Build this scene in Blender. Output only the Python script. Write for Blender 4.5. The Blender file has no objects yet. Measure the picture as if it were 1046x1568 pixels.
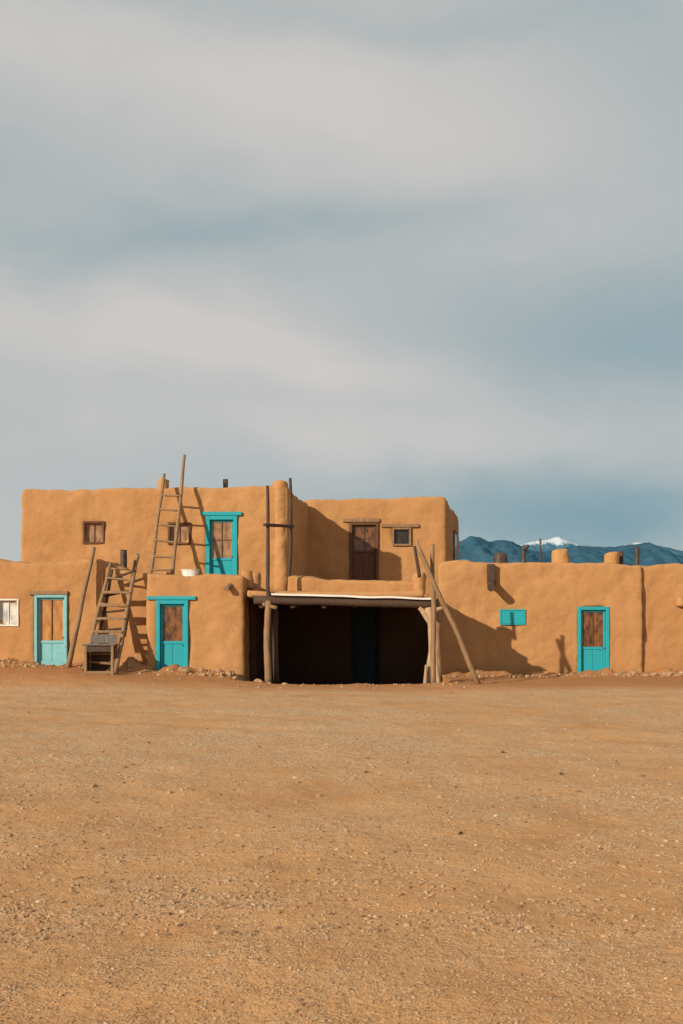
import bpy, bmesh, math, random
import numpy as np
from mathutils import Vector, noise, Matrix
random.seed(7); rng=np.random.default_rng(5)
scene=bpy.context.scene
F=1524.0; CX=522.5; HY=952.0; CH=1.6      # image pixels to world metres: focal length, centre column, horizon row, camera height
def mx(px,d): return (px-CX)/F*d
def mz(py,d): return CH+(HY-py)/F*d
def P(px,py,d): return Vector((mx(px,d),d,mz(py,d)))
_pr=np.random.default_rng(11); _perm=np.concatenate([_pr.permutation(256)]*3); _g=_pr.normal(size=(256,3)); _g/=np.linalg.norm(_g,axis=1)[:,None]
def pn(x,y,z=0.0):
    x,y,z=np.broadcast_arrays(np.asarray(x,float),np.asarray(y,float),np.asarray(z,float))
    xi,yi,zi=[np.floor(a).astype(int) for a in (x,y,z)]; xf,yf,zf=x-xi,y-yi,z-zi
    u,v,w=[t*t*t*(t*(t*6-15)+10) for t in (xf,yf,zf)]; r=0
    for i in (0,1):
        for j in (0,1):
            for k in (0,1):
                h=_perm[_perm[_perm[(xi+i)&255]+((yi+j)&255)]+((zi+k)&255)]; g=_g[h]
                dt=g[...,0]*(xf-i)+g[...,1]*(yf-j)+g[...,2]*(zf-k)
                r=r+dt*(u if i else 1-u)*(v if j else 1-v)*(w if k else 1-w)
    return r*1.4

# ---------------------------------------------------------------- materials
def newmat(name):
    m=bpy.data.materials.new(name); m.use_nodes=True
    nt=m.node_tree; b=nt.nodes['Principled BSDF']; return m,nt,b
def N(nt,t,**k):
    n=nt.nodes.new(t)
    for a,v in k.items(): setattr(n,a,v)
    return n
def noise_n(nt,vec,scale,detail=4,rough=.55):
    n=N(nt,'ShaderNodeTexNoise'); n.inputs['Scale'].default_value=scale
    n.inputs['Detail'].default_value=detail; n.inputs['Roughness'].default_value=rough
    nt.links.new(vec,n.inputs['Vector']); return n.outputs['Fac']
def ramp(nt,fac,stops):
    r=N(nt,'ShaderNodeValToRGB'); e=r.color_ramp.elements
    while len(e)<len(stops): e.new(.5)
    for i,(p,c) in enumerate(stops):
        e[i].position=p; e[i].color=(c[0],c[1],c[2],1) if hasattr(c,'__len__') else (c,c,c,1)
    nt.links.new(fac,r.inputs['Fac']); return r.outputs['Color']
def mixc(nt,fac,a,b,mode='MIX'):
    m=N(nt,'ShaderNodeMix',data_type='RGBA',blend_type=mode)
    for s,v in ((m.inputs[0],fac),(m.inputs[6],a),(m.inputs[7],b)):
        if isinstance(v,(int,float)): s.default_value=v
        elif isinstance(v,tuple): s.default_value=(*v,1)
        else: nt.links.new(v,s)
    return m.outputs[2]
def math_n(nt,op,a,b=None,c=None,clamp=False):
    m=N(nt,'ShaderNodeMath',operation=op); m.use_clamp=clamp
    for i,v in enumerate((a,b,c)):
        if v is None: continue
        if isinstance(v,(int,float)): m.inputs[i].default_value=v
        else: nt.links.new(v,m.inputs[i])
    return m.outputs[0]
def coords(nt,scale=(1,1,1)):
    t=N(nt,'ShaderNodeTexCoord'); mp=N(nt,'ShaderNodeMapping'); mp.inputs['Scale'].default_value=scale
    nt.links.new(t.outputs['Object'],mp.inputs['Vector']); return mp.outputs['Vector']
def bump(nt,b,h,strength,dist,prev=None):
    n=N(nt,'ShaderNodeBump'); n.inputs['Strength'].default_value=strength; n.inputs['Distance'].default_value=dist
    nt.links.new(h,n.inputs['Height'])
    if prev is not None: nt.links.new(prev,n.inputs['Normal'])
    nt.links.new(n.outputs['Normal'],b.inputs['Normal']); return n.outputs['Normal']

def adobe_mat(name,c1,c2,c3):
    m,nt,b=newmat(name); v=coords(nt)
    big=noise_n(nt,v,.5,5,.6); mid=noise_n(nt,v,2.6,6,.65); fine=noise_n(nt,v,34,4,.75)
    vs=coords(nt,(2.2,2.2,.3)); streak=noise_n(nt,vs,1.0,5,.6)
    col=ramp(nt,big,[(.3,c2),(.52,c1),(.72,c3)])
    col=mixc(nt,ramp(nt,mid,[(.46,0.0),(.64,.5)]),col,c2)
    col=mixc(nt,ramp(nt,streak,[(.50,0.0),(.72,.45)]),col,tuple(x*.70 for x in c1))
    # paler hand-smoothed repair patches
    pt=noise_n(nt,coords(nt,(1,1,1.4)),1.25,3,.5); col=mixc(nt,ramp(nt,pt,[(.60,0.),(.66,.3)]),col,tuple(x*1.12 for x in c3))
    col=mixc(nt,.4,col,ramp(nt,fine,[(.25,tuple(x*.5 for x in c1)),(.55,c1),(.8,tuple(x*1.35 for x in c1))]))
    # a few faint shrinkage cracks
    wv=N(nt,'ShaderNodeTexNoise'); wv.inputs['Scale'].default_value=2.2; wv.inputs['Detail'].default_value=6; nt.links.new(v,wv.inputs['Vector'])
    wa=N(nt,'ShaderNodeVectorMath',operation='MULTIPLY_ADD'); nt.links.new(wv.outputs['Color'],wa.inputs[0]); wa.inputs[1].default_value=(.9,.9,.9); nt.links.new(v,wa.inputs[2])
    vc=N(nt,'ShaderNodeTexVoronoi',feature='DISTANCE_TO_EDGE'); vc.inputs['Scale'].default_value=.55; nt.links.new(wa.outputs[0],vc.inputs['Vector'])
    cr=ramp(nt,vc.outputs['Distance'],[(0,1.),(.006,0.)]); cr=math_n(nt,'MULTIPLY',cr,ramp(nt,noise_n(nt,v,.9,4),[(.52,0.),(.64,1.)]))
    col=mixc(nt,math_n(nt,'MULTIPLY',cr,.3),col,tuple(x*.4 for x in c2))
    sep=N(nt,'ShaderNodeSeparateXYZ'); nt.links.new(v,sep.inputs[0])
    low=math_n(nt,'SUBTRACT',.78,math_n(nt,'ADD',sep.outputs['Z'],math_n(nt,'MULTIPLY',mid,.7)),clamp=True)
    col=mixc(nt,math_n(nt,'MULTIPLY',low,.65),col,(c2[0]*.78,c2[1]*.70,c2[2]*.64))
    nt.links.new(col,b.inputs['Base Color']); b.inputs['Roughness'].default_value=.95
    b.inputs['Specular IOR Level'].default_value=.15
    tr=noise_n(nt,coords(nt,(1,1,1.3)),3.6,7,.66)
    p=bump(nt,b,tr,.5,.06); bump(nt,b,fine,.6,.014,p)
    return m
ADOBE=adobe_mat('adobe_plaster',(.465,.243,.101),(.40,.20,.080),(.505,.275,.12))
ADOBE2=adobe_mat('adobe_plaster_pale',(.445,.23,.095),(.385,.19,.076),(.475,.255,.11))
ADOBE_SHADE=adobe_mat('shade_darkened_plaster',(.085,.045,.025),(.06,.032,.018),(.10,.055,.03))  # plaster colour darkened to carry the porch interior's shade

def wood_mat(name,c,dark=.5,rough=.8):
    m,nt,b=newmat(name); v=coords(nt,(9,9,1.1)); g=noise_n(nt,v,3,6,.65); v2=coords(nt); s=noise_n(nt,v2,2.2,3)
    col=ramp(nt,g,[(.3,tuple(x*dark for x in c)),(.55,c),(.8,tuple(x*1.25 for x in c))])
    col=mixc(nt,ramp(nt,s,[(.4,0.),(.7,.5)]),col,tuple(x*.6 for x in c))
    nt.links.new(col,b.inputs['Base Color']); b.inputs['Roughness'].default_value=rough
    bump(nt,b,g,.6,.012); return m
WOOD=wood_mat('weathered_wood',(.29,.17,.085))
WOODL=wood_mat('pale_weathered_wood',(.46,.31,.18))
WOODG=wood_mat('grey_weathered_wood',(.16,.135,.115))
WOODD=wood_mat('dark_wood',(.075,.04,.022))
WOODR=wood_mat('brown_wood',(.13,.052,.022))
def paint_mat(name,c,under=(.2,.12,.07),wear=.60):
    m,nt,b=newmat(name); v=coords(nt); s=noise_n(nt,coords(nt,(6,6,1.5)),4,6,.7); t=noise_n(nt,v,2.3,5,.65)
    col=mixc(nt,ramp(nt,t,[(.35,0.),(.7,.6)]),c,tuple(x*.70+.02 for x in c))
    col=mixc(nt,ramp(nt,s,[(wear,0.),(wear+.07,.7)]),col,under)
    nt.links.new(col,b.inputs['Base Color']); b.inputs['Roughness'].default_value=.65
    b.inputs['Specular IOR Level'].default_value=.25
    bump(nt,b,s,.3,.006); return m
TURQ=paint_mat('turquoise_paint',(.014,.34,.41))
TURQL=paint_mat('faded_turquoise_paint',(.20,.48,.52),wear=.58)
TURQD=paint_mat('shade_darkened_teal_paint',(.004,.016,.022),under=(.012,.008,.006))  # door teal and its undercoat darkened, porch shade put into the colour
WHITE=paint_mat('white_paint',(.74,.71,.66),wear=.66)
def glass_mat(name,c1,c2):
    m,nt,b=newmat(name); v=coords(nt,(3,3,1.4)); g=noise_n(nt,v,2.6,4,.6)
    nt.links.new(ramp(nt,g,[(.38,c1),(.62,c2)]),b.inputs['Base Color'])
    b.inputs['Roughness'].default_value=.35; b.inputs['Specular IOR Level'].default_value=.3
    b.inputs['Coat Weight'].default_value=.6; b.inputs['Coat Roughness'].default_value=.05; return m
PANE=glass_mat('tan_window_pane',(.20,.10,.045),(.36,.21,.11))  # mottled tan pane colour under a glossy coat
PANEB=glass_mat('brown_window_pane',(.05,.025,.015),(.22,.085,.03))  # pane mottled from near black to brown
PANEO=glass_mat('orange_window_pane',(.34,.14,.04),(.48,.24,.08))  # orange-brown mottled pane
PANED=glass_mat('dark_window_glass',(.016,.012,.01),(.04,.028,.02))
PANEW=glass_mat('window_with_white_curtain',(.36,.37,.36),(.64,.62,.57))
def metal_mat(name,c,r=.6,met=.3):
    m,nt,b=newmat(name); v=coords(nt); g=noise_n(nt,v,7,5)
    nt.links.new(ramp(nt,g,[(.35,tuple(x*.5 for x in c)),(.65,c)]),b.inputs['Base Color'])
    b.inputs['Roughness'].default_value=r; b.inputs['Metallic'].default_value=met; return m
PIPE=metal_mat('rusty_stovepipe_metal',(.09,.065,.05))
m,nt,b=newmat('enamel_tub'); b.inputs['Roughness'].default_value=.35
nt.links.new(ramp(nt,noise_n(nt,coords(nt),5,5),[(.3,(.55,.52,.5)),(.55,(.8,.77,.76))]),b.inputs['Base Color']); TUB=m
# ---------------------------------------------------------------- helpers
def empty(name,loc=(0,0,0)):
    e=bpy.data.objects.new(name,None); scene.collection.objects.link(e); e.location=loc; e.empty_display_size=.3; return e
def link(name,me,parent,mat):
    o=bpy.data.objects.new(name,me); scene.collection.objects.link(o)
    if mat: me.materials.append(mat)
    if parent: o.parent=parent; o.matrix_parent_inverse=Matrix.Translation(-parent.location)
    return o
def box(name,x0,x1,y0,y1,z0,z1,mat,parent,bev=.008):
    if x1<x0: x0,x1=x1,x0
    if z1<z0: z0,z1=z1,z0
    c=min(bev,min(x1-x0,y1-y0,z1-z0)*.3)
    V=[];idx={}
    for ix in (0,1):
        for iy in (0,1):
            for iz in (0,1):
                X,Y,Z=(x0,x1)[ix],(y0,y1)[iy],(z0,z1)[iz]; sx,sy,sz=(c,-c)[ix],(c,-c)[iy],(c,-c)[iz]
                for a,q in (('x',(X,Y+sy,Z+sz)),('y',(X+sx,Y,Z+sz)),('z',(X+sx,Y+sy,Z))): idx[(ix,iy,iz,a)]=len(V); V.append(q)
    Fc=[]
    def g(*k): return idx[k]
    for s in (0,1):
        Fc.append([g(s,0,0,'x'),g(s,1,0,'x'),g(s,1,1,'x'),g(s,0,1,'x')]); Fc.append([g(0,s,0,'y'),g(1,s,0,'y'),g(1,s,1,'y'),g(0,s,1,'y')]); Fc.append([g(0,0,s,'z'),g(1,0,s,'z'),g(1,1,s,'z'),g(0,1,s,'z')])
    for a in (0,1):
        for b_ in (0,1):
            Fc.append([g(a,b_,0,'x'),g(a,b_,1,'x'),g(a,b_,1,'y'),g(a,b_,0,'y')])
            Fc.append([g(a,0,b_,'x'),g(a,1,b_,'x'),g(a,1,b_,'z'),g(a,0,b_,'z')])
            Fc.append([g(0,a,b_,'y'),g(1,a,b_,'y'),g(1,a,b_,'z'),g(0,a,b_,'z')])
            for c_ in (0,1): Fc.append([g(a,b_,c_,'x'),g(a,b_,c_,'y'),g(a,b_,c_,'z')])
    cen=Vector(((x0+x1)/2,(y0+y1)/2,(z0+z1)/2)); out=[]
    for f in Fc:
        p=[Vector(V[i]) for i in f]; nn=(p[1]-p[0]).cross(p[2]-p[0]); mid=sum(p,Vector())/len(p)
        out.append(f if nn.dot(mid-cen)>0 else f[::-1])
    me=bpy.data.meshes.new(name); me.from_pydata(V,[],out)
    return link(name,me,parent,mat)
def tube(name,pts,rad,mat,parent,wob=.012,seg=9,sub=6):
    pts=[Vector(p) for p in pts]; cen=[];rr=[]
    for i in range(len(pts)-1):
        for k in range(sub):
            t=k/sub; cen.append(pts[i].lerp(pts[i+1],t)); rr.append(rad[i]*(1-t)+rad[i+1]*t)
    cen.append(pts[-1]); rr.append(rad[-1])
    off=Vector((random.random()*50,random.random()*50,random.random()*50))
    V=[]
    for i,c in enumerate(cen):
        t=(cen[min(i+1,len(cen)-1)]-cen[max(i-1,0)]).normalized()
        a=t.orthogonal().normalized() if abs(t.z)<.9 else Vector((0,1,0)).cross(t).normalized()
        b2=t.cross(a)
        cc=c+Vector((noise.noise(c*.9+off),noise.noise(c*.9+off*2),0))*wob*2
        for k in range(seg):
            an=2*math.pi*k/seg; d=a*math.cos(an)+b2*math.sin(an)
            V.append(cc+d*rr[i]*(1+.16*noise.noise((c+d*.4)*4+off)))
    Fc=[]
    for i in range(len(cen)-1):
        for k in range(seg):
            k2=(k+1)%seg; Fc.append((i*seg+k,i*seg+k2,(i+1)*seg+k2,(i+1)*seg+k))
    Fc.append(tuple(range(seg))[::-1]); Fc.append(tuple((len(cen)-1)*seg+k for k in range(seg)))
    me=bpy.data.meshes.new(name); me.from_pydata(V,[],Fc)
    me.polygons.foreach_set('use_smooth',[len(f)==4 for f in Fc])
    return link(name,me,parent,mat)
def prism_mesh(poly,z0,z1):
    n=len(poly); zt=z1 if hasattr(z1,'__len__') else [z1]*n
    if sum(poly[i][0]*poly[(i+1)%n][1]-poly[(i+1)%n][0]*poly[i][1] for i in range(n))<0: poly=poly[::-1]; zt=zt[::-1]
    V=[(x,y,z0) for x,y in poly]+[(x,y,z) for (x,y),z in zip(poly,zt)]
    Fc=[tuple(range(n))[::-1],tuple(range(n,2*n))]+[(i,(i+1)%n,n+(i+1)%n,n+i) for i in range(n)]
    me=bpy.data.meshes.new('tmp'); me.from_pydata(V,[],Fc); return me
queue=[]
def finish_adobe(name,me,parent,mat,holes=(),vox=.06,amp=1.0,smooth=10):
    o=bpy.data.objects.new('tmp_block',me); scene.collection.objects.link(o); cut=[]
    for h in holes:
        x0,x1,y0,y1,z0,z1=h
        c=bpy.data.objects.new('tmp_cut',prism_mesh([(x0,y0),(x1,y0),(x1,y1),(x0,y1)],z0,z1)); scene.collection.objects.link(c); cut.append(c)
        md=o.modifiers.new('b','BOOLEAN'); md.operation='DIFFERENCE'; md.object=c; md.solver='EXACT'
    r=o.modifiers.new('r','REMESH'); r.mode='VOXEL'; r.voxel_size=vox
    s=o.modifiers.new('s','SMOOTH'); s.factor=.5; s.iterations=smooth
    queue.append((name,o,cut,parent,mat,amp))
def flush():
    dg=bpy.context.evaluated_depsgraph_get()
    for name,o,cut,parent,mat,amp in queue:
        me2=bpy.data.meshes.new_from_object(o.evaluated_get(dg)); n=len(me2.vertices)
        a=np.empty(n*3,np.float32); me2.vertices.foreach_get('co',a); p=a.reshape(-1,3).astype(float)
        b2=np.empty(n*3,np.float32); me2.vertex_normals.foreach_get('vector',b2); nn=b2.reshape(-1,3)
        x,y,z=p.T
        d=.05*pn(x*.8,y*.8,z*.8)+.030*pn(x*2.4+5,y*2.4,z*2.4)+.012*pn(x*6,y*6,z*6+3)
        q=p+nn*(d*amp)[:,None]; q[:,2]+=amp*(.085*pn(x*.7,y*.7,3.3)+.035*pn(x*2.4,y*2.4,7.1))
        me2.vertices.foreach_set('co',q.astype(np.float32).ravel()); me2.name=name
        me2.polygons.foreach_set('use_smooth',np.ones(len(me2.polygons),bool)); me2.materials.clear(); me2.update()
        link(name,me2,parent,mat)
    for name,o,cut,parent,mat,amp in queue:
        for c in cut: bpy.data.objects.remove(c)
        bpy.data.objects.remove(o)
    queue.clear()
def block(name,poly,z0,z1,parent,mat=ADOBE,holes=(),**k): finish_adobe(name,prism_mesh(poly,z0,z1),parent,mat,holes,**k)
def hole(l,r,t,b,d,depth=.22,s=.045): return (mx(l,d)+s,mx(r,d)-s,d-.5,d+depth,mz(b,d)+s,mz(t,d)-s)
def lump(name,c,rx,ry,h,parent,mat=ADOBE):
    n=14; V=[];
    for r_,z_ in ((1.08,0),(.9,1)):
        for k in range(n): V.append((c[0]+rx*r_*math.cos(6.28319*k/n),c[1]+ry*r_*math.sin(6.28319*k/n),c[2]+z_*h))
    Fc=[tuple(range(n))[::-1],tuple(range(n,2*n))]+[(i,(i+1)%n,n+(i+1)%n,n+i) for i in range(n)]
    me=bpy.data.meshes.new('t'); me.from_pydata(V,[],Fc)
    finish_adobe(name,me,parent,mat,vox=.04,amp=1.3,smooth=7)

# ---------------------------------------------------------------- houses
H1=empty('adobe_house',(mx(250,29.5),30,0))
H2=empty('adobe_house',(mx(850,30),31,0))
D0=27.0; D1=26.5; D2=29.5; D3=33.5; D4=30.0
block('lower_wall',[(-15,D0),(mx(158,D0),D0),(mx(158,D0),29.8),(-15,29.8)],-.4,mz(857,D0),H1,ADOBE,
      holes=[hole(-6,29,917,959,D0),hole(52,104,908,1022,D0)])
block('lower_wall_link',[(mx(140,D0)-.1,D0+.1),(mx(236,D0),D0+.1),(mx(236,D0),29.8),(mx(140,D0)-.1,29.8)],-.4,[mz(862,D0),mz(880,D0),mz(880,D0),mz(862,D0)],H1,ADOBE)
block('lower_room',[(mx(223,D1),D1),(mx(374,D1),D1),(-2.50,30.8),(-4.8,30.8)],-.4,[mz(878,D1),mz(883,D1),2.75,2.8],H1,ADOBE,
      holes=[hole(239,288,918,1034,D1)])
block('upper_room_left',[(mx(31,D2),D2),(mx(441,D2),D2),(-1.10,33.7),(mx(31,D2)-.1,33.7)],2.4,[mz(748,D2),mz(744,D2),5.55,5.5],H1,ADOBE,
      holes=[hole(127,160,798,833,D2,.16),hole(257,292,800,834,D2,.16),hole(315,363,787,892,D2)])
lump('corner_buttress',(mx(429,29.5),29.68,2.46),.25,.26,mz(737,29.5)-2.46,H1)
lump('chimney_base',(mx(250,30),30.1,5.0),.22,.22,mz(730,30)-5.0,H1)
block('upper_room_centre',[(-1.6,D3),(mx(683,D3),D3),(mx(702,38),38),(-1.6,38)],2.3,[mz(765,D3),mz(761,D3),5.55,5.7],H1,ADOBE,
      holes=[hole(535,579,798,894,D3,.25),hole(600,629,806,836,D3,.25)])
block('porch_back_wall',[(-3.0,31.8),(3.6,31.8),(3.6,32.4),(-3.0,32.4)],-1.0,2.25,H1,ADOBE_SHADE,holes=[hole(538,582,925,1060,31.8)])
block('porch_side_wall',[(-2.9,27.6),(-2.38,27.6),(-2.38,32),(-2.9,32)],-1.0,2.3,H1,ADOBE_SHADE,smooth=5)
block('porch_terrace_slab',[(-2.50,26.2),(2.18,26.2),(2.5,33.7),(-2.50,33.7)],2.22,2.42,H1,ADOBE,vox=.055,smooth=3,amp=.6)
block('terrace_parapet',[(mx(452,27.0),27.0),(mx(650,27.0),27.0),(mx(650,27.0)+.02,27.35),(mx(452,27.0),27.35)],2.3,[mz(885,27),mz(892,27),mz(892,27),mz(885,27)],H1,ADOBE,vox=.05,smooth=4)
block('terrace_parapet_left',[(mx(440,27),27.1),(mx(456,27),27.1),(mx(456,27),29.5),(mx(440,27),29.5)],2.3,mz(884,27),H1,ADOBE,vox=.05,smooth=4)
block('terrace_parapet_right',[(1.85,27.1),(2.2,27.1),(2.45,33.5),(2.1,33.5)],2.3,2.68,H1,ADOBE,vox=.055,smooth=4)
lump('parapet_post',(mx(642,26.9),26.95,2.3),.17,.17,mz(879,26.9)-2.3,H1)
lump('roof_lump',(mx(377,27.1),27.2,2.5),.17,.2,mz(873,27.1)-2.5,H1)
lump('roof_lump_small',(mx(391,28.2),28.2,2.4),.18,.2,mz(877,28.2)-2.4,H1)
lump('roof_chimney_pot',(mx(183,28.0),28.0,2.6),.25,.22,mz(867,28.0)-2.6,H1)
block('wall_main',[(mx(671,D4),D4),(mx(985,D4),D4),(mx(985,D4),33),(mx(671,D4),33)],-.6,[mz(859,D4),mz(864,D4),3.2,3.2],H2,ADOBE,
      holes=[hole(765,804,934,957,D4,.10),hole(884,932,929,1036,D4)])
block('wall_end',[(mx(975,30),30.16),(15,30.3),(15,33),(mx(975,30),33)],-.6,mz(865,30.2),H2,ADOBE2)
for nm,px,py,d,rx,h in (('chimney',857,841,31.2,.29,1.),('chimney_small',936,846,31.0,.27,1.),('chimney_broken',690,860,31.0,.16,.6)):
    lump(nm,(mx(px,d),d,mz(py,d)-h),rx,.24,h,H2)
lump('roof_bucket',(mx(766,30.8),30.8,3.1),.19,.17,mz(850,30.8)-3.1,H2,PIPE)
lump('wall_boss',(mx(1041,30.1),30.1,mz(930,30.1)),.12,.12,.26,H2)
flush()

tube('roof_stovepipe',[(mx(345,30.6),30.6,5.2),(mx(345,30.6),30.6,mz(734,30.6))],[.075,.075],PIPE,H1,wob=0)
tube('roof_stovepipe_low',[(mx(189,28.3),28.3,2.8),(mx(189,28.3),28.3,mz(842,28.3))],[.09,.09],PIPE,H1,wob=0)
tube('roof_spout',[P(346,902,26.25),P(366,886,27.0)],[.075,.06],WOOD,H1,wob=0)
tube('roof_vent',[(mx(150,27.6),27.6,3.0),(mx(150,27.6),27.6,mz(862,27.6)+.05)],[.08,.08],PIPE,H1,wob=0)
for px,py,w in ((801,837,3.4),(827,825,1.5),(951,844,3.0),(975,837,3.6)):
    d=31.3; tube('stovepipe',[(mx(px,d),d,3.0),(mx(px,d),d,mz(py,d))],[w/F*d,w/F*d],PIPE,H2,wob=0)
tube('pipe_elbow',[(mx(800,31.3),31.28,mz(842,31.3)),(mx(808,31.3),31.2,mz(836,31.3))],[.06,.05],PIPE,H2,wob=0)
tube('roof_spout',[(mx(757,30),30.4,mz(887,30)),(mx(752,29.2),29.25,mz(900,29.2))],[.13,.12],WOODD,H2,wob=0)
box('spout_board',mx(746,29.85),mx(757,29.85),29.78,29.98,mz(895,29.9),mz(864,29.9),WOODD,H2)
tube('wall_conduit',[(mx(985.5,29.9),30.02,mz(980,29.9)),(mx(984,29.9),30.02,mz(900,29.9))],[.018,.018],WOODD,H2,wob=.004)

# ---- doors & windows
def opening(tag,par,l,r,t,b,d,fm,leaf,pane,pb=.55,frame=5.5,mull=(1,0),head=None):
    x0,x1,z1,z0=mx(l,d),mx(r,d),mz(t,d),mz(b,d); w=frame/F*d
    yf=d-.05; yb=d+.17
    box(tag+'_jamb_l',x0,x0+w,yf,yb,z0,z1,fm,par); box(tag+'_jamb_r',x1-w,x1,yf,yb,z0,z1,fm,par)
    box(tag+'_head',x0+w,x1-w,yf,yb,z1-w,z1,fm,par)
    X0,X1,Z1=x0+w,x1-w,z1-w; yl=d+.05
    H=Z1-z0; zp=Z1-H*pb
    if pb<1:
        s=.06
        box(tag+'_stile_l',X0,X0+s,yl,yl+.045,z0,Z1,leaf,par); box(tag+'_stile_r',X1-s,X1,yl,yl+.045,z0,Z1,leaf,par)
        box(tag+'_rail_top',X0+s,X1-s,yl,yl+.045,Z1-s,Z1,leaf,par)
        box(tag+'_rail_mid',X0+s,X1-s,yl,yl+.045,zp-s*1.3,zp,leaf,par)
        box(tag+'_rail_low',X0+s,X1-s,yl,yl+.045,z0,z0+.16,leaf,par)
        k=2; ww=(X1-X0-2*s)/k
        for q in range(k): box(tag+'_panel_%d'%q,X0+s+q*ww+.003,X0+s+(q+1)*ww-.003,yl+.022,yl+.04,z0+.16,zp-s*1.3,leaf,par,.006)
        gx0,gx1,gz0,gz1=X0+s,X1-s,zp,Z1-s
        tube(tag+'_knob',[(X1-s*.5,yl-.06,z0+H*.42),(X1-s*.5,yl+.01,z0+H*.42)],[.025,.02],PIPE,par,wob=0,sub=2)
        mm=leaf
    else:
        box(tag+'_sill',X0,X1,yf,yb,z0,z0+w,fm,par); gx0,gx1,gz0,gz1=X0,X1,z0+w,Z1; mm=fm
    box(tag+'_pane',gx0-.01,gx1+.01,yl+.03,yl+.034,gz0-.01,gz1+.01,pane,par,.001)
    mm=WOODR if mm in (TURQ,TURQL) and mull[0] else mm
    for q in range(mull[0]):
        xm=gx0+(gx1-gx0)*(q+1)/(mull[0]+1); box(tag+'_mullion_%d'%q,xm-.012,xm+.012,yl+.005,yl+.026,gz0,gz1,mm,par,.003)
    for q in range(mull[1]):
        zm=gz0+(gz1-gz0)*(q+1)/(mull[1]+1); box(tag+'_bar_%d'%q,gx0,gx1,yl+.008,yl+.024,zm-.012,zm+.012,mm,par,.003)
    if head: box(tag+'_lintel',mx(head[0],d),mx(head[1],d),d-.065,d+.1,mz(head[3],d),mz(head[2],d),head[4],par,.012)
opening('left_window',H1,-6,29,917,959,D0,WHITE,WHITE,PANEW,1,2.6,(1,0))
opening('left_door',H1,53,103,911,1021,D0,TURQL,TURQL,PANEO,.62,4.2,(1,0),head=(44,104,905,911,WOOD))
opening('lower_door',H1,239,288,919,1034,D1,TURQ,TURQ,PANEB,.52,6,(0,0),head=(225,300,913,918.6,TURQ))
opening('upper_door',H1,315,363,790,893,D2,TURQ,TURQ,PANE,.60,6,(1,1),head=(307,370,784,789.6,TURQ))
opening('upper_window',H1,127,160,798,833,D2,WOODR,WOODR,PANE,1,3.2,(1,0))
opening('upper_window_b',H1,257,292,800,834,D2,WOODR,WOODR,PANE,1,3.2,(1,0))
opening('terrace_door',H1,535,579,800,895,D3,WOODR,WOODR,PANEB,.42,4,(1,1),head=(524,581,794,799.6,WOOD))
opening('terrace_window',H1,600,629,808,836,D3,WOOD,WOOD,PANED,1,3.0,(0,0),head=(583,641,802.5,807.6,WOOD))
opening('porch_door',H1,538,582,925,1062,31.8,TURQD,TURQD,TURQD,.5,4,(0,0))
opening('house_door',H2,884,932,929,1035,D4,TURQ,TURQ,PANEB,.56,5.0,(1,0))
x0,x1,z0,z1=mx(765,D4),mx(804,D4),mz(957,D4),mz(933,D4)
box('shutter_frame_t',x0,x1,D4-.06,D4+.06,z1-.04,z1,TURQ,H2); box('shutter_frame_b',x0,x1,D4-.06,D4+.06,z0,z0+.04,TURQ,H2)
box('shutter_frame_l',x0,x0+.04,D4-.06,D4+.06,z0+.04,z1-.04,TURQ,H2); box('shutter_frame_r',x1-.04,x1,D4-.06,D4+.06,z0+.04,z1-.04,TURQ,H2)
box('shutter_board',x0+.04,x1-.04,D4-.045,D4+.03,z0+.04,z1-.04,TURQ,H2)
a_=Vector((mx(683,D3),D3,0)); c_=Vector((mx(702,38),38,0)); dr=(c_-a_).normalized(); nr=Vector((dr.y,-dr.x,0))
def slab(name,s0,s1,z0,z1,o0,o1,mat,par):
    V=[]
    for s in (s0,s1):
        for o in (o0,o1):
            for z in (z0,z1): p=a_+dr*s+nr*o; V.append((p.x,p.y,z))
    me=bpy.data.meshes.new(name); me.from_pydata(V,[],[(0,1,3,2),(4,6,7,5),(0,4,5,1),(2,3,7,6),(0,2,6,4),(1,5,7,3)]); link(name,me,par,mat)
slab('flank_window_frame',2.3,3.4,3.7,4.9,-.05,.05,WOODR,H1); slab('flank_window_pane',2.42,3.28,3.82,4.78,-.04,.056,PANED,H1)
# ---------------------------------------------------------------- porch timber
PR=empty('porch_ramada',(0,26,0))
zL,zR=mz(911,26),mz(918,26)
tube('front_beam',[(-2.3,26.05,zL-.13),(mx(662,26)+.12,26.05,zR-.13)],[.11,.11],WOODD,PR,wob=.01,sub=14)
def wedge(name,x0,x1,y0,y1,za,zb,h,mat,n=16,j=.02):
    V=[];Fc=[]
    for k in range(n+1):
        t=k/n; x=x0+(x1-x0)*t; z=za+(zb-za)*t+j*noise.noise(Vector((t*6,1,2))); yj=j*noise.noise(Vector((t*9,5,2)))
        V+=[(x,y0+yj,z-h),(x,y1,z-h),(x,y1,z),(x,y0+yj,z)]
    for k in range(n):
        for q in range(4): Fc.append((4*k+q,4*k+(q+1)%4,4*k+4+(q+1)%4,4*k+4+q)[::-1])
    Fc+=[(0,1,2,3),(4*n+3,4*n+2,4*n+1,4*n)]
    me=bpy.data.meshes.new(name); me.from_pydata(V,[],Fc); return link(name,me,PR,mat)
wedge('roof_edge_board',mx(415,25.9),mx(663,25.9),25.88,26.12,zL+.045,zR+.045,.05,WHITE)
wedge('roof_decking',-2.36,2.3,26.2,29.0,zL-.01,zR-.01,.05,WOODD)
for q in range(6):
    xx=-2.1+q*.82; tube('viga_%d'%q,[(xx,26.1,zL-.27),(xx,31.9,zL-.2)],[.075,.075],WOODD,PR)
tube('post_right',[P(658,1052,26),P(659,1000,26),P(662,960,26),P(657,930,26)],[.15,.09,.105,.11],WOODL,PR,wob=.035,sub=9)
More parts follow.
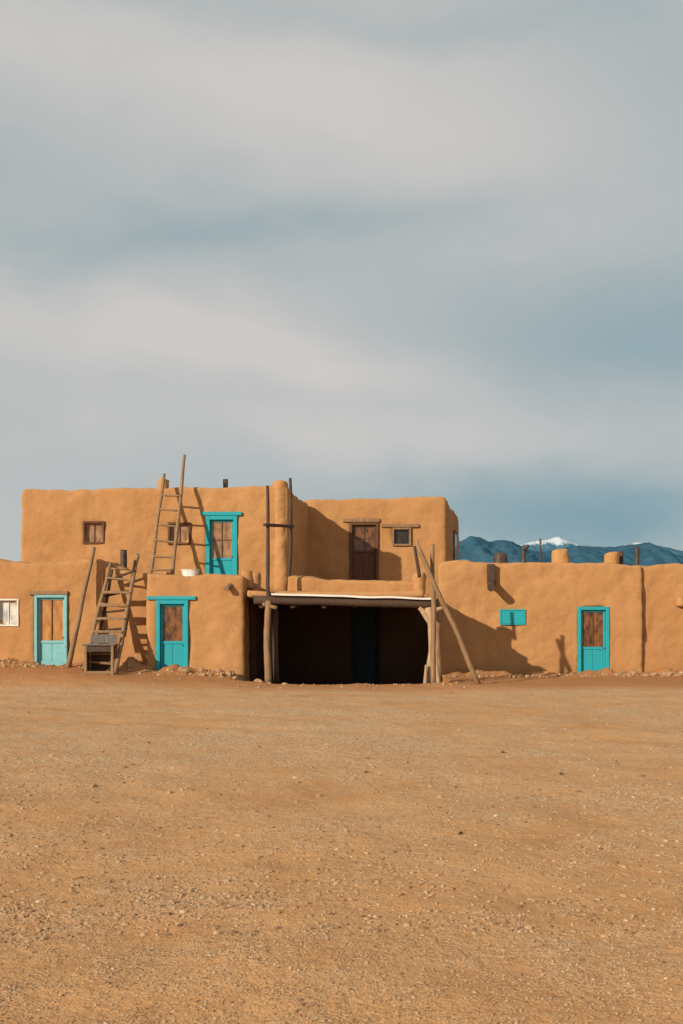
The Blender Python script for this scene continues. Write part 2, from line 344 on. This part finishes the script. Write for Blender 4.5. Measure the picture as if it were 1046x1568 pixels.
tube('post_right_corbel',[P(641,931,26),P(650,938,26),P(662,936,26),P(677,931,26)],[.05,.08,.08,.05],WOODL,PR,wob=.01)
tube('post_right_fork',[P(658,955,25.98),P(646,936,25.98)],[.06,.05],WOODL,PR,wob=.01)
tube('post_right_rear',[P(671,1044,26.7),P(669,930,26.7)],[.09,.08],WOOD,PR,wob=.03)
tube('post_left',[P(412,1047,25.95),P(410,990,25.95),P(412,920,25.95)],[.10,.085,.085],WOOD,PR,wob=.03)
tube('post_left_rear',[P(424,1047,26.3),P(422,925,26.3)],[.08,.075],WOODD,PR,wob=.03)
tube('post_left_bracket',[P(402,925,25.95),P(424,931,25.95)],[.05,.05],WOOD,PR,wob=.01)
tube('post_base_stub',[P(651,1050,25.8),P(652,1018,25.8)],[.06,.03],WOODL,PR)
tube('post_base_stub_b',[P(670,1050,25.85),P(668,1018,25.85)],[.08,.04],WOODL,PR)

# ---------------------------------------------------------------- ladders and poles
def ladder(rails,rad,ts,mat,rr=.028,name='wooden_ladder',over=.05):
    e=empty(name,rails[0][0])
    for q,(a,b2) in enumerate(rails): tube('rail_%d'%(q+1),[a,a.lerp(b2,.5),b2],[rad,rad*.95,rad*.75],mat,e,wob=.025)
    for q,t in enumerate(ts):
        a=rails[0][0].lerp(rails[0][1],t[0]); b2=rails[1][0].lerp(rails[1][1],t[1]); d=(b2-a).normalized()
        a=a-d*over; b2=b2+d*over; jz=random.uniform(-.025,.025)
        tube('rung_%d'%(q+1),[a+Vector((0,-.02,jz)),b2+Vector((0,-.02,-jz))],[rr,rr],mat,e,wob=.006)
    return e
def tt(py,R):
    lo,hi=0,1
    for _ in range(30):
        m_=(lo+hi)/2; p=R[0].lerp(R[1],m_); y_=HY-(p.z-CH)*F/p.y
        if y_>py: lo=m_
        else: hi=m_
    return lo
r1=(P(229,884,27.9),P(251,726,29.25)); r2=(P(262,884,27.9),P(283,697,29.5))
ladder([r1,r2],.055,[(tt(y,r1),tt(y+2,r2)) for y in (758,780,804,828,852,872)],WOOD,.03)
r3=(P(128,1026,25.4),P(170,862,27.0)); r4=(P(175,1032,25.4),P(212,848,27.1))
L=ladder([r3,r4],.06,[(tt(y,r3),tt(y+2,r4)) for y in (886,906,926,946,966,1000,1014)],WOOD,.035)
for q,y in enumerate((908,928,948,968)):
    a=r3[0].lerp(r3[1],tt(y,r3)); b2=r4[0].lerp(r4[1],tt(y,r4))
    box('tread_%d'%(q+1),a.x,b2.x,a.y-.10,a.y+.12,a.z-.02,a.z+.03,WOOD,L)
ladder([(P(152,975,26.2),P(171,872,26.9)),(P(190,975,26.2),P(207,858,26.9))],.045,[(.1,.1),(.35,.35),(.6,.6),(.85,.85)],WOODD,.03)
def pole(a,b2,r0,r1_,mat=WOOD):
    return tube('leaning_pole',[a,a.lerp(b2,.5),b2],[r0,(r0+r1_)/2,r1_],mat,None,wob=.03)
pole(P(103,1026,26.2),P(143,838,26.9),.075,.05)
pole(P(204,880,27.2),P(212,850,26.95),.05,.04)
pa=(P(412,1046,26.05),P(409,744,26.2)); pb_=(P(443,905,27.2),P(445,732,27.2))
ladder([pa,pb_],.056,[(tt(804,pa),tt(806,pb_))],WOODD,.045,name='pole_ladder',over=.16)
ra=(P(735,1052,25.15),P(637,830,25.0)); rb=(P(665,1054,25.35),P(661,833,25.3))
ladder([ra,rb],.07,[],WOOD,name='pole_ladder')
pole(P(641,884,26.6),P(634,836,26.5),.05,.04,WOODD)

B=empty('wooden_bench',P(152,1025,25.6)); d=25.35; zt=mz(986,d); xa,xb=mx(131,d),mx(176,d); zg=.10
for q in range(3): box('seat_board_%d'%q,xa-.04,xb+.04,d-.2+q*.17,d-.045+q*.17,zt-.04,zt,WOODG,B)
for q,(x_,y_) in enumerate(((xa,d-.18),(xb-.07,d-.18),(xa,d+.24),(xb-.07,d+.24))): box('leg_%d'%(q+1),x_,x_+.07,y_,y_+.06,zg,zt-.04,WOOD,B)
box('front_rail',xa+.07,xb-.07,d-.17,d-.14,zt-.20,zt-.06,WOODD,B); box('low_rail',xa+.07,xb-.07,d-.17,d-.14,zg+.18,zg+.25,WOOD,B)
box('back_panel',xa+.02,xb-.02,d+.31,d+.335,zg,zt,WOODD,B)
box('back_board',xa+.05,xb-.02,d+.31,d+.335,zt+.01,zt+.24,WOODG,B); box('side_board',xa+.02,xa+.045,d-.1,d+.22,zg+.1,zt-.05,WOODD,B)

prof=[(.2,0),(.235,.16),(.26,.175),(.265,.19),(.24,.19),(.21,.06)]; V=[];Fc=[]
for r_,z_ in prof: V+=[(r_*math.cos(t_*math.pi/12),r_*.8*math.sin(t_*math.pi/12),z_) for t_ in range(24)]
for q in range(5):
    for k in range(24): Fc.append((q*24+k,q*24+(k+1)%24,q*24+24+(k+1)%24,q*24+24+k))
Fc+=[tuple(range(24))[::-1],tuple(range(120,144))]
me=bpy.data.meshes.new('wash_tub'); me.from_pydata(V,[],Fc); o=link('wash_tub',me,None,TUB); o.location=(mx(291,26.75),26.75,mz(883,26.75))

# ---------------------------------------------------------------- terrain
def sst(a,b,x):
    t=np.clip((x-a)/(b-a),0,1); return t*t*(3-2*t)
TRACKS=((5.4,.42,.03),(6.9,.42,.03),(14.5,-.35,.02),(16.3,-.35,.02))
def hgt(x,y):
    x=np.asarray(x,float); y=np.asarray(y,float)
    near=sst(200,60,np.hypot(x,y))
    z=.025*np.sin(x*.55+1.3)*np.sin(y*.42+.4)+.03*pn(x*.5,y*.5,1.5)+.018*pn(x*1.7,y*1.7,4.5)+.010*pn(x*4,y*4,8.5)
    z=z*near*sst(36,28,y)
    z=z+(.16*sst(-1.6,-3.4,x)+.27*sst(-3.5,-8.5,x))*sst(22.5,26.2,y)*near
    z=z+.05*np.exp(-((y-25.0)/.5)**2)*sst(-3.2,-2,x)*sst(4,2.4,x)*(1+.8*pn(x*2,1.1,1.7))
    z=z-.55*sst(25.4,26.6,y)*sst(-2.9,-2.3,x)*sst(3.0,2.5,x)*sst(34,32,y)
    r=.8+1.4*pn(x*1.3,3.3,2.2)+.7*pn(x*4,1.3,2.2)
    z=z+.17*r*np.exp(-((y-30)/.55)**2)*sst(3.0,3.6,x)
    z=z+.18*r*np.exp(-((y-26.5)/.5)**2)*sst(-2.5,-3.0,x)*sst(-6.2,-5.6,x)+.13*r*np.exp(-((y-27.0)/.5)**2)*sst(-5.2,-5.8,x)
    for c0,c1,c2 in TRACKS: z=z-.012*np.exp(-((y-(c0+c1*x+c2*x*x))/.25)**2)*near
    return z
def field(x,y):
    """0..1 gravel cover; wheel tracks and worn patches have little"""
    w=1.2*pn(x*.15,y*.15,9.1)
    f=.46+.45*pn(x*.28+w,y*.34+w,2.7)+.38*pn(x*.8+w,y*.9,6.1)+.30*pn(x*2.3,y*2.4,1.1)+.2*pn(x*6,y*6,3.1)
    f=f+.16*sst(9,13,y)-.14*sst(6.5,4.5,y)-.5*sst(23,25,y)
    for c0,c1,c2 in TRACKS:
        yc=c0+c1*x+c2*x*x; f=f-.28*np.exp(-((y-yc)/(.28+.15*pn(x*.6,y*.4,3)))**2)
    return np.clip(f,0,1)
def axis(lo,hi,step,far,n):
    a=np.arange(lo,hi,step); g=np.geomspace(step,far-hi,n)
    return np.concatenate([(lo-g)[::-1],a,hi+g])
xs=axis(-12,12,.08,9000,50); ys=axis(2,32,.08,9000,50)
XX,YY=np.meshgrid(xs,ys); ZZ=hgt(XX,YY)
nx,ny=len(xs),len(ys)
co=np.stack([XX,YY,ZZ],-1).reshape(-1,3)
i=np.arange(ny-1)[:,None]*nx+np.arange(nx-1)[None,:]
fa=np.stack([i,i+1,i+nx+1,i+nx],-1).reshape(-1,4)
def np_mesh(name,co,fa,smooth=True):
    me=bpy.data.meshes.new(name); k=fa.shape[1]
    me.vertices.add(len(co)); me.vertices.foreach_set('co',co.astype(np.float32).ravel())
    me.loops.add(fa.size); me.loops.foreach_set('vertex_index',fa.astype(np.int32).ravel())
    me.polygons.add(len(fa)); me.polygons.foreach_set('loop_start',(np.arange(len(fa))*k).astype(np.int32))
    me.polygons.foreach_set('use_smooth',np.full(len(fa),smooth)); me.update(calc_edges=True); return me
gmesh=np_mesh('ground',co,fa)
at=gmesh.attributes.new('cover','FLOAT','POINT'); at.data.foreach_set('value',field(XX,YY).astype(np.float32).ravel())
m,nt,b=newmat('dirt_and_gravel_ground'); v=coords(nt)
med=noise_n(nt,v,.9,6,.65); fine=noise_n(nt,v,70,3,.75); mid2=noise_n(nt,v,9,5,.7)
soil=ramp(nt,med,[(.3,(.47,.225,.088)),(.5,(.565,.292,.122)),(.72,(.63,.35,.165))])
vor=N(nt,'ShaderNodeTexVoronoi'); vor.inputs['Scale'].default_value=65; nt.links.new(v,vor.inputs['Vector'])
vor2=N(nt,'ShaderNodeTexVoronoi'); vor2.inputs['Scale'].default_value=28; nt.links.new(v,vor2.inputs['Vector'])
cell=N(nt,'ShaderNodeSeparateColor'); nt.links.new(vor.outputs['Color'],cell.inputs[0])
cell2=N(nt,'ShaderNodeSeparateColor'); nt.links.new(vor2.outputs['Color'],cell2.inputs[0])
grav=ramp(nt,cell.outputs[0],[(0,(.34,.195,.10)),(.3,(.51,.305,.155)),(.7,(.60,.385,.22)),(1,(.70,.51,.33))])
grav=mixc(nt,ramp(nt,cell2.outputs[0],[(.84,0.),(.86,.6)]),grav,(.64,.48,.32))
grav=mixc(nt,ramp(nt,cell2.outputs[1],[(.88,0.),(.9,.6)]),grav,(.30,.175,.09))
cov=N(nt,'ShaderNodeAttribute'); cov.attribute_name='cover'
gmask=math_n(nt,'ADD',cov.outputs['Fac'],math_n(nt,'MULTIPLY_ADD',mid2,1.1,-.55))
gm=ramp(nt,gmask,[(.18,.12),(.85,.85)])
col=mixc(nt,gm,soil,grav)
col=mixc(nt,.55,col,mixc(nt,1.0,col,ramp(nt,fine,[(.3,.5),(.5,1.),(.7,1.25)]),'MULTIPLY'))
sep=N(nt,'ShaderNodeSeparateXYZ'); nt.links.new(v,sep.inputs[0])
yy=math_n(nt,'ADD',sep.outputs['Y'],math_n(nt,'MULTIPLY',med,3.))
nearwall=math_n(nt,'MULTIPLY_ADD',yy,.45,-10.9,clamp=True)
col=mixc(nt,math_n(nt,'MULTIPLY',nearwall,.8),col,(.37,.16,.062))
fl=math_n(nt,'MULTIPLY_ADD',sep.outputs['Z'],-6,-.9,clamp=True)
col=mixc(nt,fl,col,(.06,.034,.018))  # sunken porch floor coloured dark to cut bounce and keep the porch shaded
nt.links.new(col,b.inputs['Base Color']); b.inputs['Roughness'].default_value=.95; b.inputs['Specular IOR Level'].default_value=.1
hh=math_n(nt,'MULTIPLY',math_n(nt,'SUBTRACT',1.0,vor.outputs['Distance']),math_n(nt,'ADD',.2,gm))
h2=math_n(nt,'MULTIPLY',math_n(nt,'SUBTRACT',1.0,vor2.outputs['Distance']),gm)
p=bump(nt,b,hh,.45,.009); p=bump(nt,b,h2,.3,.016,p); p=bump(nt,b,mid2,.5,.05,p); bump(nt,b,fine,.4,.006,p)
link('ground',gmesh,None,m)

# gravel : one mesh of many small stones
ico=bmesh.new(); bmesh.ops.create_icosphere(ico,subdivisions=1,radius=1)
bv=np.array([v.co[:] for v in ico.verts]); bf=np.array([[v.index for v in f.verts] for f in ico.faces]); ico.free()
def scatter(n,d0,d1,r0,r1,pw,base=.06):
    u=rng.random(n*5); d=1/(1/d1+(1/d0-1/d1)*u**pw); x=(rng.random(n*5)*2-1)*(.36*d+1.5)
    keep=rng.random(n*5)<(base+(1-base)*field(x,d)**1.6)
    x,d=x[keep][:n],d[keep][:n]; r=r0*(r1/r0)**(rng.random(len(x))**2.2)
    return x,d,r
parts=[scatter(42000,3.3,10,.0018,.0045,1,.12),scatter(40000,3.5,23,.0035,.009,.7,.15),scatter(4500,5,25,.009,.019,.55,.15),scatter(100,9,26,.02,.036,.5,.5)]
x=np.concatenate([p[0] for p in parts]); y=np.concatenate([p[1] for p in parts]); r=np.concatenate([p[2] for p in parts])
# rubble crumbled off the walls
nr_=1500; xr=rng.uniform(-9.5,11,nr_); yr=np.where(xr<-5.3,26.9,np.where(xr<-2.6,26.3,np.where(xr<3,25.1,29.7)))-np.abs(rng.normal(0,.45,nr_)); ok=~((xr>-2.6)&(xr<3)&(rng.random(nr_)<.7))
x=np.concatenate([x,xr[ok]]); y=np.concatenate([y,yr[ok]]); r=np.concatenate([r,.012*(4.5)**(rng.random(ok.sum())**2.6)]); n=len(x)
z=hgt(x,y)+r*.15
ang=rng.random(n)*6.283; ca,sa=np.cos(ang),np.sin(ang)
sc=np.stack([rng.uniform(.8,1.5,n),rng.uniform(.7,1.1,n),rng.uniform(.45,.8,n)],-1)
vv=bv[None]*sc[:,None]*(1+rng.uniform(-.22,.22,(n,12,1)))*r[:,None,None]
vx=vv[...,0]*ca[:,None]-vv[...,1]*sa[:,None]; vy=vv[...,0]*sa[:,None]+vv[...,1]*ca[:,None]
gc=np.stack([vx+x[:,None],vy+y[:,None],vv[...,2]+z[:,None]],-1).reshape(-1,3)
gf=(bf[None]+(np.arange(n)*12)[:,None,None]).reshape(-1,3)
gme=np_mesh('gravel',gc,gf,False)
at=gme.attributes.new('tone','FLOAT','POINT'); at.data.foreach_set('value',np.repeat(rng.random(n),12).astype(np.float32))
m,nt,b=newmat('gravel_stone'); a=N(nt,'ShaderNodeAttribute'); a.attribute_name='tone'
nt.links.new(ramp(nt,a.outputs['Fac'],[(0,(.21,.115,.057)),(.3,(.36,.205,.10)),(.6,(.42,.26,.137)),(.93,(.45,.305,.18)),(1,(.54,.41,.28))]),b.inputs['Base Color'])
b.inputs['Roughness'].default_value=.9
link('gravel',gme,None,m)

m,nt,b=newmat('rock_stone'); v=coords(nt); g=noise_n(nt,v,6,6,.7)
nt.links.new(ramp(nt,g,[(.3,(.22,.13,.075)),(.6,(.40,.25,.14)),(.8,(.50,.35,.22))]),b.inputs['Base Color']); b.inputs['Roughness'].default_value=.9; bump(nt,b,g,.6,.03)
ROCK=m
ico=bmesh.new(); bmesh.ops.create_icosphere(ico,subdivisions=2,radius=1)
rv=[v.co.copy() for v in ico.verts]; rf=[[v.index for v in f.verts] for f in ico.faces]; ico.free()
def rock(px,d,rx,ry,rz):
    o=Vector((random.random()*90,3,5)); X=mx(px,d); V=[]
    for q in rv:
        k=1+.4*noise.noise(q*1.1+o)+.15*noise.noise(q*3+o); V.append((q.x*rx*k,q.y*ry*k,q.z*rz*k))
    me=bpy.data.meshes.new('rock'); me.from_pydata(V,[],rf); ob=link('rock',me,None,ROCK); ob.location=(X,d,float(hgt(X,d))+rz*.4); return ob
rock(393,25.9,.17,.14,.19); rock(284,26.0,.14,.12,.09); rock(383,25.9,.07,.1,.1)
for q in range(18): rock(random.uniform(296,375),random.uniform(25.8,26.3),*(random.uniform(.03,.09) for _ in range(3)))
for px in (963,972,990,1002,1012,1023,1035,945): rock(px+random.uniform(-3,3),random.uniform(29.0,29.5),random.uniform(.08,.15),.09,random.uniform(.05,.09))
for q in range(14): rock(random.uniform(690,960),random.uniform(28.6,29.6),*(random.uniform(.025,.07) for _ in range(3)))
for q in range(8): rock(random.uniform(5,235),random.uniform(25.4,26.2),*(random.uniform(.03,.08) for _ in range(3)))

WEED,nt,b=newmat('weed_leaf'); g=noise_n(nt,coords(nt),30,2); nt.links.new(ramp(nt,g,[(.3,(.07,.06,.02)),(.7,(.16,.13,.05))]),b.inputs['Base Color'])
def weed(x,y,s):
    V=[];Fc=[]
    for q in range(26):
        an=random.random()*6.28; t=random.uniform(.2,1); p1=Vector((math.cos(an)*s*t,math.sin(an)*s*t,s*random.uniform(.2,.6))); sd=Vector((-math.sin(an),math.cos(an),0))*s*.08
        k=len(V); V+=[-sd*.5,sd*.5,p1*.6+sd,p1,p1*.6-sd]; Fc.append((k,k+1,k+2,k+3,k+4))
    me=bpy.data.meshes.new('weed'); me.from_pydata(V,[],Fc); o=link('weed_tuft',me,None,WEED); o.location=(x,y,float(hgt(x,y)))
for px,py in ((705,1278),(770,1150),(560,1180),(858,1185),(690,1060)):
    d=CH*F/(py-HY); weed(mx(px,d),d,.05)

# ---------------------------------------------------------------- mountains
def mountains(name,pts,d,depth,mat,na,seed):
    px=np.array([p[0] for p in pts],float); py=np.array([p[1] for p in pts],float)
    X=(px-CX)/F*d; Z=(HY-py)/F*d+CH
    gx=np.linspace(X[0],X[-1],480); gz=np.interp(gx,X,Z)
    t=np.linspace(0,1,70); G,Tt=np.meshgrid(gx,t); GZ=np.broadcast_to(gz,G.shape)
    s=np.clip(np.where(Tt<.7,1-np.abs(Tt-.7)/.7,1-(Tt-.7)/.3),0,1)
    qx=G/d*26+seed; qy=Tt*3.2*depth/d*4
    rg=np.abs(pn(qx,qy,seed))*.9+np.abs(pn(qx*2.3,qy*2.3,seed))*.45
    fn=pn(qx*6,qy*6,seed)*.05+pn(qx*14,qy*14,seed)*.022
    z=GZ*s**.8*(1-rg*na*(1-s)*1.6)+GZ*fn*np.where(s>.9,.25,.8)*np.minimum(1,s*3)
    co=np.stack([G,d-depth*.7+depth*Tt,z-3],-1).reshape(-1,3); W=len(gx); rows=len(t)
    i=np.arange(rows-1)[:,None]*W+np.arange(W-1)[None,:]
    return link(name,np_mesh(name,co,np.stack([i,i+1,i+W+1,i+W],-1).reshape(-1,4)),None,mat)
def mtn_mat(name,c1,c2,snow=None):
    m,nt,b=newmat(name); v=coords(nt); g=noise_n(nt,v,.012,6,.7)
    col=ramp(nt,g,[(.35,c1),(.65,c2)])
    if snow:
        sep=N(nt,'ShaderNodeSeparateXYZ'); nt.links.new(v,sep.inputs[0]); g2=noise_n(nt,coords(nt,(1,.3,.3)),.012,5,.75)
        hz=math_n(nt,'ADD',sep.outputs['Z'],math_n(nt,'MULTIPLY',g2,160.))
        k=math_n(nt,'MULTIPLY_ADD',hz,.05,-snow*.05,clamp=True); col=mixc(nt,math_n(nt,'MULTIPLY',k,.85),col,(.60,.66,.72))
    nt.links.new(col,b.inputs['Base Color']); b.inputs['Roughness'].default_value=1; b.inputs['Specular IOR Level'].default_value=0
    return m
M1=mtn_mat('forested_hill_haze_blue',(.030,.088,.135),(.047,.115,.17))  # aerial haze painted in as a blue base colour
M2=mtn_mat('far_mountain_haze_blue',(.050,.140,.205),(.07,.165,.235),snow=572)  # paler blue base colour stands in for more haze at distance
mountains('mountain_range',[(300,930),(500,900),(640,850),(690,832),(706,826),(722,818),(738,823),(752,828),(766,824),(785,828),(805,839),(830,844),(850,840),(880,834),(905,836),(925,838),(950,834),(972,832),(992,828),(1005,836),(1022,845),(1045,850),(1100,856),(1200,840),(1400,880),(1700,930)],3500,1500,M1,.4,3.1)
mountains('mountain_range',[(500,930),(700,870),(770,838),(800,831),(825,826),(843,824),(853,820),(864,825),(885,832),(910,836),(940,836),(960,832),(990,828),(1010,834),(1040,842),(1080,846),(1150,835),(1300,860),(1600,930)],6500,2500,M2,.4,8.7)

# ---------------------------------------------------------------- light, sky
tr=Vector((.92,1.0,-.505)).normalized()
sun=bpy.data.lights.new('sun','SUN'); sun.energy=4.9; sun.angle=math.radians(.6); sun.color=(1,.86,.67)
so=bpy.data.objects.new('sun',sun); scene.collection.objects.link(so); so.rotation_euler=tr.to_track_quat('-Z','Y').to_euler(); so.location=(-30,-30,25)
el=math.asin(-tr.z); az=math.atan2(-tr.x,-tr.y)%(2*math.pi)
W=bpy.data.worlds.new('World'); scene.world=W; W.use_nodes=True; nt=W.node_tree; bg=nt.nodes['Background']
sky=N(nt,'ShaderNodeTexSky',sky_type='NISHITA'); sky.sun_disc=False; sky.sun_elevation=el; sky.sun_rotation=az; sky.altitude=2100
tc=N(nt,'ShaderNodeTexCoord'); dirv=tc.outputs['Generated']
wm=N(nt,'ShaderNodeMapping'); wm.inputs['Scale'].default_value=(1.6,1.6,3.4); wm.inputs['Rotation'].default_value=(0,math.radians(12),0); nt.links.new(dirv,wm.inputs['Vector'])
wn=N(nt,'ShaderNodeTexNoise'); wn.inputs['Scale'].default_value=1.7; wn.inputs['Detail'].default_value=7; wn.inputs['Roughness'].default_value=.56; nt.links.new(wm.outputs[0],wn.inputs['Vector'])
sub=N(nt,'ShaderNodeVectorMath',operation='SUBTRACT'); nt.links.new(wn.outputs['Color'],sub.inputs[0]); sub.inputs[1].default_value=(.5,.5,.5)
scl=N(nt,'ShaderNodeVectorMath',operation='MULTIPLY'); nt.links.new(sub.outputs[0],scl.inputs[0]); scl.inputs[1].default_value=(.26,0,.14)
add=N(nt,'ShaderNodeVectorMath',operation='ADD'); nt.links.new(dirv,add.inputs[0]); nt.links.new(scl.outputs[0],add.inputs[1])
flat=N(nt,'ShaderNodeVectorMath',operation='MULTIPLY'); nt.links.new(add.outputs[0],flat.inputs[0]); flat.inputs[1].default_value=(1,0,1)
def blob(px,py,sx,sy,amp,tilt=0):
    u,v_=(px-CX)/F,(HY-py)/F; k=math.sqrt(1+u*u+v_*v_)
    mp=N(nt,'ShaderNodeMapping',vector_type='TEXTURE'); mp.inputs['Location'].default_value=(u/k,0,v_/k); mp.inputs['Rotation'].default_value=(0,math.radians(tilt),0)
    mp.inputs['Scale'].default_value=(sx/F,1,sy/F); nt.links.new(flat.outputs[0],mp.inputs['Vector'])
    ln=N(nt,'ShaderNodeVectorMath',operation='LENGTH'); nt.links.new(mp.outputs[0],ln.inputs[0])
    l2=math_n(nt,'MULTIPLY',ln.outputs['Value'],ln.outputs['Value']); g=math_n(nt,'EXPONENT',math_n(nt,'MULTIPLY',l2,-1.0))
    return math_n(nt,'MULTIPLY',g,amp)
acc=math_n(nt,'MULTIPLY_ADD',wn.outputs['Fac'],.55,.27)
for bl in ((200,100,480,110,.30,4),(700,190,420,130,.16,4),(60,480,380,60,.24,8),(470,550,260,52,.26,14),(130,640,500,110,.12,4),(620,680,300,40,.20,4),
           (330,372,360,30,-.20,-4),(980,500,240,80,-.22,0),(900,790,380,60,-.40,0),(520,0,600,28,-.14,0),(1050,60,160,130,-.14,0),(850,350,240,50,.05,0)):
    acc=math_n(nt,'ADD',acc,blob(*bl))
cl=ramp(nt,acc,[(0,(.16,.30,.375)),(.27,(.30,.40,.435)),(.57,(.46,.495,.495)),(.90,(.625,.595,.57))])
cl10=N(nt,'ShaderNodeVectorMath',operation='SCALE'); nt.links.new(cl,cl10.inputs[0]); cl10.inputs['Scale'].default_value=10.0
mixed=mixc(nt,.96,sky.outputs[0],cl10.outputs[0])
nt.links.new(mixed,bg.inputs['Color']); bg.inputs['Strength'].default_value=.1

# ---------------------------------------------------------------- camera
cam=bpy.data.cameras.new('camera'); cam.sensor_fit='VERTICAL'; cam.sensor_height=36; cam.sensor_width=24; cam.lens=35; cam.shift_y=(HY-784)/1568
cam.clip_start=.1; cam.clip_end=30000
co_=bpy.data.objects.new('camera',cam); scene.collection.objects.link(co_); co_.location=(0,0,CH); co_.rotation_euler=(math.pi/2,0,0)
scene.camera=co_
scene.view_settings.view_transform='Standard'; scene.view_settings.look='None'; scene.view_settings.exposure=0
